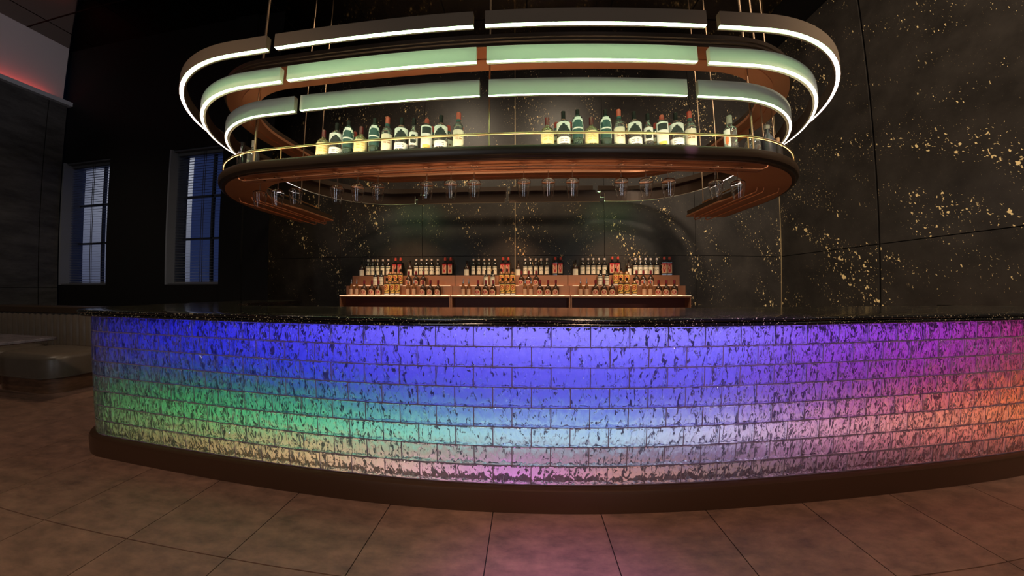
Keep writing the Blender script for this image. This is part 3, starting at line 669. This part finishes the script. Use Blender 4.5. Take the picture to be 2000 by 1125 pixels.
def bb(kind):
    t = thing('spirit_bottle', '', 'bottle', (0, 0, 0)); q = MB()
    L = lambda pf, m, n='body', seg=14: (lambda qq: (qq.lathe([(r*K, z*K) for r, z in pf], m, seg), qq.build(n, t, 0.7)))(MB())
    def P(rad, z0, z1, w_, base, fn, nm='label'): qq = MB(); patch(qq, rad*K, z0*K, z1*K, -w_, w_, base, fn, 10, 12); qq.build(nm, t, 0.9)
    if kind == 'squat':
        L([(0,0),(0.048,0.003),(0.055,0.02),(0.060,0.15),(0.056,0.185),(0.030,0.215),(0.017,0.24),(0.016,0.30),(0,0.301)], M['brownglass'])
        L([(0.019,0.28),(0.020,0.33),(0,0.331)], M['darkcap'], 'cap'); P(0.0605, 0.005, 0.135, 1.15, M['paper'], None)
    elif kind == 'whitecap':
        L([(0,0),(0.044,0.003),(0.048,0.015),(0.048,0.225),(0.040,0.255),(0.022,0.28),(0.018,0.33),(0,0.331)], M['blackglass'])
        L([(0.022,0.325),(0.023,0.365),(0.021,0.370),(0,0.370)], M['whitecap'], 'cap')
        P(0.0490, 0.022, 0.205, 1.25, M['paper'], lambda u, v: I if 0.86 < v < 0.93 or (0.40 < v < 0.60 and abs(u-0.5) < 0.26 and abs((u-0.5)+(v-0.5)) > 0.07 and int(u*10) % 3) else None)
    elif kind == 'redbox':
        qq = MB(); h = 0.052*K; qq.cbox((-h,-h,0),(h,h,0.285*K), M['blackglass'], 0.006); qq.build('body', t)
        L([(0.024,0.284),(0.022,0.31),(0.022,0.335),(0.0,0.336)], M['blackglass'], 'neck'); L([(0.026,0.335),(0.028,0.37),(0.022,0.40),(0,0.401)], M['red'], 'cap')
        qq = MB(); flat_label(qq, 0.046*K, -h-0.0012, 0.03*K, 0.255*K, M['peachpaper'], lambda u, v: M['redpaper'] if ((u-0.5)/0.30)**2+((v-0.5)/0.36)**2 < 1 and ((u-0.5)/0.13)**2+((v-0.55)/0.16)**2 > 1 or v > 0.88 else (M['ink'] if v < 0.09 else M['peachpaper'])); qq.build('label', t)
    elif kind == 'darklabel':
        L([(0,0),(0.047,0.003),(0.050,0.015),(0.050,0.20),(0.042,0.228),(0.020,0.25),(0.017,0.31),(0,0.311)], M['blackglass'])
        L([(0.019,0.28),(0.020,0.33),(0,0.331)], M['darkcap'], 'cap')
        P(0.0510, 0.02, 0.19, 1.2, M['paper'], lambda u, v: I if (0.42 < v < 0.52 and 0.12 < u < 0.88) or 0.86 < v < 0.95 or (0.15 < v < 0.25 and int(u*10) % 2) else None)
    elif kind == 'gold':
        L([(0,0),(0.048,0.003),(0.052,0.012),(0.052,0.245),(0.044,0.272),(0.022,0.292),(0.019,0.32),(0,0.321)], M['amberglass'])
        L([(0.021,0.305),(0.023,0.315),(0.022,0.36),(0,0.362)], M['darkcap'], 'cap')
        P(0.0530, 0.045, 0.245, 1.25, M['goldpaper'], lambda u, v: M['redpaper'] if abs(((u-0.5)/0.30)**2+((v-0.60)/0.24)**2-0.75) < 0.35 or ((u-0.5)/0.1)**2+((v-0.60)/0.08)**2 < 1 else (I if abs(v-0.10-0.18*u) < 0.05 or v > 0.95 else None))
        P(0.0530, 0.006, 0.034, 1.2, M['whitepaper'], None, 'foot_band')
    elif kind == 'round':
        L([(0,0),(0.060,0.003),(0.066,0.02),(0.068,0.10),(0.062,0.155),(0.040,0.19),(0.021,0.205),(0.018,0.24),(0,0.241)], M['brownglass'])
        L([(0.022,0.236),(0.023,0.30),(0.021,0.315),(0,0.316)], M['darkred'], 'cap')
        P(0.0690, 0.006, 0.128, 0.95, M['peachpaper'], lambda u, v: 'skip' if ((u-0.5)/0.5)**2+(max(0, v-0.5)/0.5)**2 > 1 else (M['redpaper'] if abs(((u-0.5)/0.26)**2+((v-0.52)/0.26)**2-0.7) < 0.4 else (I if v < 0.12 and int(u*10) % 2 else None)))
    elif kind == 'slim':
        L([(0,0),(0.036,0.003),(0.040,0.012),(0.041,0.15),(0.036,0.19),(0.020,0.22),(0.016,0.25),(0,0.251)], M['amberglass'])
        L([(0.018,0.245),(0.018,0.27),(0.009,0.275),(0.006,0.345),(0,0.346)], M['steel'], 'pourer'); P(0.0418, 0.006, 0.135, 1.2, M['peachpaper'], None)
    return t
BK = {}
def put(kind, x, z, h, label, group):
    if kind not in BK: BK[kind] = bb(kind); b = BK[kind]
    else: b = copy_tree(BK[kind])
    b.location = (x*K, z*K, HZ(h)); b.rotation_euler = (0, 0, -0.25 + random.uniform(-0.1, 0.1) + math.atan2(-x, z)*0.5)
    b['label'] = label; b['group'] = group; b['category'] = 'bottle'; return b
topx = [-0.602,-0.578,-0.56,-0.541,-0.521,-0.5,-0.472,-0.453,-0.417,-0.394,-0.375,-0.355,-0.337,-0.315,-0.288,-0.268,-0.21,-0.186,-0.167,-0.148,-0.13,-0.109,-0.08,-0.061,-0.025,-0.0,0.018,0.037,0.056,0.076,0.105,0.124,0.176,0.2,0.219,0.237,0.256,0.276,0.303,0.323,0.36,0.384,0.401,0.42,0.438,0.46,0.487,0.506]
for i, s in enumerate(topx):
    g, j = divmod(i, 8); sec = SEC[g//2]; half = ['left half', 'right half'][g % 2]; at = 'top tier, %s of the %s cabinet' % (half, sec)
    kind = 'squat' if j == 0 else ('whitecap' if j < 6 else 'redbox')
    lab = {'squat': 'squat brown bottle with white label', 'whitecap': 'white-capped black bottle, %s of five' % (ORD[j-1] if 0 < j < 6 else ''), 'redbox': 'red-capped square bottle, %s of its pair' % ('left' if j == 6 else 'right')}[kind]
    put(kind, s*6.15, 6.15, 0.2905, '%s, %s' % (lab, at), 'bottles on the top tier of the back bar')
midx = [-0.549,-0.526,-0.492,-0.473,-0.453,-0.422,-0.395,-0.368,-0.141,-0.117,-0.086,-0.066,-0.046,-0.014,0.012,0.038,0.261,0.284,0.315,0.333,0.354,0.388,0.412,0.438]
for i, s in enumerate(midx):
    g, j = divmod(i, 8); at = 'middle tier of the %s cabinet' % SEC[g]
    kind = 'darklabel' if j < 2 else ('gold' if j < 5 else 'round')
    lab = {'darklabel': 'black bottle with striped cream label, %s of its pair' % ('left' if j == 0 else 'right'), 'gold': 'gold-label bottle, %s of three' % ORD[(j-2) % 3], 'round': 'round brown bottle, %s of three' % ORD[(j-5) % 3]}[kind]
    put(kind, s*5.94, 5.94, 0.0645, '%s, %s' % (lab, at), 'bottles on the middle tier of the back bar')
botx = [-0.645,-0.623,-0.593,-0.563,-0.537,-0.505,-0.483,-0.464,-0.425,-0.403,-0.369,-0.342,-0.314,-0.223,-0.203,-0.17,-0.142,-0.115,-0.083,-0.062,-0.044,-0.001,0.02,0.052,0.08,0.107,0.193,0.214,0.245,0.275,0.303,0.332,0.354,0.381,0.415,0.437,0.466,0.494,0.523]
for i, s in enumerate(botx):
    g, j = divmod(i, 13); at = 'bottom row of the %s cabinet' % SEC[g]
    kind = 'slim' if j in (0, 1, 8, 9) else ('gold' if j in (5, 6, 7) else 'round'); side = 'left' if j < 5 else 'right'
    n = {0: 0, 1: 1, 2: 0, 3: 1, 4: 2, 5: 0, 6: 1, 7: 2, 8: 0, 9: 1, 10: 0, 11: 1, 12: 2}[j]
    lab = {'slim': 'slim amber bottle with pourer, %s of the %s pair' % (ORD[n], side), 'gold': 'gold-label bottle, %s of three' % ORD[n], 'round': 'round brown bottle, %s of the %s three' % (ORD[n], side)}[kind]
    put(kind, s*5.775, 5.775, HC+0.0005, '%s, %s' % (lab, at), 'bottles in the bottom row of the back bar')

# ------------------------------------------------------------------ the bar
RC = 65.0; YF = 1.54; RB_ = 0.5; XC0 = -3.1; XE = 3.95
def front_y(x): return YF + x*x/(2*RC)
def face_path(step=0.05):
    """outer face of the bar, from the far end of the side return, round the corner, along the front, round the free end: (x,y,nx,ny,s)"""
    pts = []
    yc = front_y(XC0)+RB_
    y = 3.45
    while y > yc+1e-6: pts.append((XC0-RB_, y, -1, 0)); y -= step
    for i in range(25):
        a = PI + (PI/2)*i/24; pts.append((XC0+RB_*math.cos(a), yc+RB_*math.sin(a), math.cos(a), math.sin(a)))
    x = XC0+step
    while x < XE: pts.append((x, front_y(x), x/RC*-1*-1*0 - (-x/RC)*-1, -1)); x += step
    r2 = 0.36; yc2 = front_y(XE)+r2
    for i in range(37):
        a = -PI/2 + PI*i/36; pts.append((XE+r2*math.cos(a), yc2+r2*math.sin(a), math.cos(a), math.sin(a)))
    out = []; s = 0
    for i, p in enumerate(pts):
        if i: s += math.hypot(p[0]-pts[i-1][0], p[1]-pts[i-1][1])
        l = math.hypot(p[2], p[3]); out.append((p[0], p[1], p[2]/l, p[3]/l, s))
    return out
FP = face_path()
def at_s(s):
    import bisect
    ss = FP_S; i = min(max(bisect.bisect_left(ss, s), 1), len(FP)-1); a, b = FP[i-1], FP[i]; f = (s-a[4])/max(b[4]-a[4], 1e-9)
    return [a[k]+(b[k]-a[k])*f for k in range(4)]
FP_S = [p[4] for p in FP]
FP0 = [(p[0], p[1], p[2], p[3], 0) for p in FP]
bar = thing('bar_counter', 'curved bar front of glowing coloured glass bricks on a dark bronze plinth', 'bar counter', (0, 0, 0))
# glass bricks
BH0, BH1 = 0.15, 1.044; NR = 8; rh = (BH1-BH0)/NR; BW = 0.2125; gp = 0.0028; dep = 0.05
s_org = None
for i, p in enumerate(FP):
    if abs(p[0]+0.074) < 0.03 and p[1] < 1.6: s_org = p[4] + (-0.074-p[0]); break
q = MB(); g = MB()
smax = FP_S[-1]
for r in range(NR):      # r = 0 is the top course
    z1 = BH1 - r*rh - gp; z0 = BH1 - (r+1)*rh + gp
    s = (s_org % BW) - BW + (0.5*BW if r % 2 else 0)
    while s < smax-0.05:
        a, b = max(s+gp, 0.0), min(s+BW-gp, smax); s += BW
        if b-a < 0.05: continue
        nseg = 4; vs = []; fs = []; ch = 0.004
        for k in range(nseg+1):
            x, y, nx, ny = at_s(a+(b-a)*k/nseg); edge = ch if k in (0, nseg) else 0
            for o, z in ((-dep, z0), (-dep, z1), (-edge-0.0, z1), (-edge+ch, z1-ch), (-edge+ch, z0+ch), (-edge-0.0, z0)):
                vs.append((x+nx*o, y+ny*o, z))
        for k in range(nseg):
            for l in range(6):
                m_ = (l+1) % 6; fs.append((k*6+l, (k+1)*6+l, (k+1)*6+m_, k*6+m_))
        fs += [(0,1,2,3,4,5), tuple(nseg*6+l for l in (5,4,3,2,1,0))]
        q.add(vs, fs, M['glassbrick'])
        x, y, nx, ny = at_s(min(b+gp, smax)); tx, ty = -ny, nx; hw = gp*0.95
        g.add([(x+tx*e+nx*o, y+ty*e+ny*o, z) for z in (z0, z1) for e, o in ((-hw,-0.002),(hw,-0.002),(hw,-dep),(-hw,-dep))], [(0,1,5,4),(1,2,6,5),(2,3,7,6),(3,0,4,7)], M['mortar'])
for r in range(NR+1):
    z = BH1 - r*rh
    g.sweep(FP0, [(-0.001, z-gp*0.95), (-0.001, z+gp*0.95), (-dep, z+gp*0.95), (-dep, z-gp*0.95)], M['mortar'])
q.build('glass_brick_front', bar); g.build('mortar_joint', bar)
# backlight: an LED panel behind the bricks, every pixel with its own colour
GX = [-1.92, -1.32, -0.82, -0.42, -0.05, 0.31, 0.69, 1.08, 1.54, 2.06]; GX = [v*1.66 for v in GX]
ROWS = [
 [(30,28,120),(30,32,205),(72,62,232),(112,98,248),(138,124,255),(140,130,255),(134,116,255),(132,72,226),(158,52,200),(170,42,120)],
 [(35,34,140),(28,38,200),(52,50,215),(85,75,230),(105,95,240),(110,100,245),(110,95,240),(128,62,205),(155,44,175),(165,48,105)],
 [(45,45,120),(32,52,160),(42,55,200),(70,65,212),(85,78,222),(88,82,225),(95,78,220),(122,55,180),(150,45,145),(160,60,80)],
 [(48,60,80),(40,85,95),(45,95,130),(66,88,180),(80,85,205),(85,88,212),(105,90,205),(130,70,165),(165,65,115),(185,80,60)],
 [(50,85,55),(50,135,80),(62,150,112),(82,140,160),(110,140,205),(115,140,212),(145,135,210),(170,105,165),(205,100,105),(230,108,60)],
 [(62,110,62),(72,165,95),(88,190,135),(125,205,180),(165,205,222),(172,205,225),(195,185,220),(210,150,175),(228,135,115),(235,125,75)],
 [(80,120,70),(120,150,90),(170,165,115),(150,150,125),(140,125,130),(120,105,125),(105,85,125),(150,95,130),(190,100,100),(215,105,80)],
 [(95,105,60),(165,135,88),(205,165,118),(215,165,160),(210,130,205),(190,135,130),(135,105,100),(100,70,80),(110,65,70),(140,75,65)]]
def panel_color(x, v):
    v = min(max(v*8-0.5, 0), 7); j = min(int(v), 6); fv = v-j
    x = min(max(x, GX[0]), GX[-1]); i = 0
    while i < len(GX)-2 and x > GX[i+1]: i += 1
    fx = (x-GX[i])/(GX[i+1]-GX[i]); c = []
    L = [[lin(*ROWS[j+b][i+a]) for a in (0, 1)] for b in (0, 1)]
    for k in range(3): c.append((L[0][0][k]*(1-fx)+L[0][1][k]*fx)*(1-fv)+(L[1][0][k]*(1-fx)+L[1][1][k]*fx)*fv)
    return c
pm = mat('led_pixel_panel', (0.02, 0.02, 0.02), 0.6); nt = pm.node_tree; at_ = N(nt, 'ShaderNodeAttribute'); at_.attribute_name = 'pixel'
nt.links.new(at_.outputs['Color'], nt.nodes['Principled BSDF'].inputs['Emission Color']); nt.nodes['Principled BSDF'].inputs['Emission Strength'].default_value = 1.27
vs = []; fs = []; cols = []; NV = 24; P0, P1 = 0.06, BH1-0.022; PO = -0.12
pp = [p for p in FP if p[1] < 3.3]
for p in pp:
    for j in range(NV+1):
        z = P1+(P0-P1)*j/NV; vs.append((p[0]+p[2]*PO, p[1]+p[3]*PO, z)); za = z+0.07*(EYE-z)/1.5; cols.append(panel_color(p[0]+p[2]*PO, (BH1-za)/(BH1-BH0)))
for i in range(len(pp)-1):
    for j in range(NV): fs.append((i*(NV+1)+j, (i+1)*(NV+1)+j, (i+1)*(NV+1)+j+1, i*(NV+1)+j+1))
me = bpy.data.meshes.new('backlight_panel'); me.from_pydata(vs, [], fs); me.materials.append(pm)
ca = me.color_attributes.new('pixel', 'FLOAT_COLOR', 'POINT')
ca.data.foreach_set('color', [k for c in cols for k in (*c, 1.0)])
bo = bpy.data.objects.new('backlight_panel', me); C.objects.link(bo); bo.parent = bar
q = MB(); q.sweep(FP0, [(-0.130, 0.005), (-0.130, 1.05), (-0.15, 1.05), (-0.15, 0.005)], M['black']); q.build('carcass', bar)
q = MB(); q.sweep(FP0, [(-0.10, 0.0), (0.036, 0.0), (0.040, 0.006), (0.040, 0.118), (0.034, 0.135), (0.018, 0.145), (0.0, 0.1475), (-0.10, 0.1475)], M['plinth']); q.build('plinth', bar, 0.5)
# countertop: slab with a double rolled edge
ct = thing('bar_countertop', 'black speckled granite worktop with a double rolled edge on the bar', 'worktop', (0, 0, 0))
CT0, CT1 = 1.054, 1.096
edge = [(-0.10, CT0-0.001)]
def roll(cx, cz, r, a0, a1, n=8): return [(cx+r*math.cos(a0+(a1-a0)*i/n), cz+r*math.sin(a0+(a1-a0)*i/n)) for i in range(n+1)]
edge = [(-0.10, 1.050)] + roll(0.058, 1.0605, 0.0105, -PI/2, PI/2*0.85) + [(0.056, 1.0735)] + roll(0.062, 1.084, 0.0115, -PI/2, PI/2) + [(-0.10, 1.0955)]
q = MB(); q.sweep(FP0, edge, M['granite']); q.build('rolled_edge', ct, 0.9)
outer = [(p[0]+p[2]*-0.05, p[1]+p[3]*-0.05) for p in FP]
r2 = 0.36; ybk = front_y(XE)+2*r2
inner = [(XE-0.3, ybk-0.06), (-2.6, ybk-0.06), (-2.85, ybk+0.05), (-2.95, ybk+0.3), (-2.95, 3.45)]
poly = outer[:-2] + inner
me = bpy.data.meshes.new('slab'); bm = bmesh.new()
bv = [bm.verts.new((x, y, 1.0958)) for x, y in poly]; bf = bm.faces.new(bv)
bm.normal_update()
if bf.normal.z < 0: bf.normal_flip()
ex = bmesh.ops.extrude_face_region(bm, geom=[bf]); bmesh.ops.translate(bm, verts=[v for v in ex['geom'] if isinstance(v, bmesh.types.BMVert)], vec=(0, 0, -0.04))
bmesh.ops.recalc_face_normals(bm, faces=bm.faces); bmesh.ops.triangulate(bm, faces=[f for f in bm.faces if len(f.verts) > 4]); bm.to_mesh(me); bm.free(); me.materials.append(M['granite'])
so = bpy.data.objects.new('slab', me); C.objects.link(so); so.parent = ct

# ------------------------------------------------------------------ booth seating and table beside the bar
def rounded_poly(x0, y0, x1, y1, r, n=8):
    pts = []
    for cx, cy, a in ((x1-r, y0+r, -PI/2), (x1-r, y1-r, 0), (x0+r, y1-r, PI/2), (x0+r, y0+r, PI)):
        for i in range(n+1): b = a+PI/2*i/n; pts.append((cx+r*math.cos(b), cy+r*math.sin(b)))
    return pts
def slab(q, poly, levels, m):    # levels: (inset, z)
    n = len(poly); cx = sum(p[0] for p in poly)/n; cy = sum(p[1] for p in poly)/n; vs = []; fs = []
    xs = [p[0] for p in poly]; ys = [p[1] for p in poly]; w_, d_ = max(xs)-min(xs), max(ys)-min(ys)
    for ins, z in levels:
        for x, y in poly: vs.append((cx+(x-cx)*(1-2*ins/w_), cy+(y-cy)*(1-2*ins/d_), z))
    for k in range(len(levels)-1):
        for i in range(n): j = (i+1) % n; fs.append((k*n+i, k*n+j, (k+1)*n+j, (k+1)*n+i))
    fs += [tuple(range(n-1,-1,-1)), tuple((len(levels)-1)*n+i for i in range(n))]
    q.add(vs, fs, m)
def booth(x0, x1, y0, y1, label):
    t = thing('booth_bench', label, 'booth bench', ((x0+x1)/2, y0, 0), 'leather booth benches'); cx = (x0+x1)/2
    pl = rounded_poly(x0-cx+0.03, 0.03, x1-cx-0.03, y1-y0, 0.16); q = MB(); slab(q, pl, [(0, 0), (0, 0.17)], M['boothwood']); q.build('base', t, 0.6)
    pl = rounded_poly(x0-cx, 0, x1-cx, y1-y0, 0.2); q = MB(); slab(q, pl, [(0.02, 0.171), (0.0, 0.19), (0.0, 0.40), (0.012, 0.43), (0.04, 0.455), (0.10, 0.47)], M['leather']); q.build('seat', t, 0.7)
    q = MB(); slab(q, pl, [(-0.006, 0.186), (-0.006, 0.198)], M['leather']); q.build('piping', t)
    return t
booth(-6.62, -5.50, 2.38, 3.0, 'dark leather booth bench with rounded corner beside the bar end')
booth(-8.3, -6.78, 2.38, 3.0, 'dark leather booth bench at the far side of the table, by slate wall')
t = thing('padded_partition', 'tall channelled leather booth backrest with dark ledge behind the benches', 'booth back', (-6.6, 3.06, 0))
q = MB(); n = 26; wch = 3.5/n
for k in range(n):
    a = -1.75+k*wch; vs = []; fs = []
    for j in range(7):
        f = j/6; d = -0.045*math.sin(PI*f)
        vs += [(a+wch*f, d, 0.42), (a+wch*f, d, 0.86), (a+wch*f, d*0.4+0.02, 0.90)]
    for j in range(6): fs += [(j*3, (j+1)*3, (j+1)*3+1, j*3+1), (j*3+1, (j+1)*3+1, (j+1)*3+2, j*3+2)]
    q.add(vs, fs, M['leather'])
q.build('channelled_panel', t, 1.0)
box_obj('frame', (-1.75, 0.02, 0), (1.75, 0.16, 0.90), M['darkwall'], t)
box_obj('ledge', (-1.78, -0.03, 0.90), (1.78, 0.22, 0.99), M['brown'], t, 0.012)
t = thing('booth_table', 'dark marbled table in front of the booth at the left edge', 'table', (-5.6, 1.95, 0))
q = MB(); slab(q, rounded_poly(-0.9, -0.35, 0.78, 0.22, 0.03, 3), [(0.02, 0.715), (0.0, 0.725), (0.0, 0.745), (0.004, 0.75)], M['tabletop']); q.build('tabletop', t)
q = MB(); q.lathe([(0.04, 0.02), (0.04, 0.715)], M['black'], 16, (-0.5, -0.05, 0)); q.build('pedestal', t, 0.6)
q = MB(); q.lathe([(0.24, 0.0), (0.24, 0.012), (0.05, 0.03)], M['black'], 28, (-0.5, -0.05, 0)); q.build('base', t, 0.6)
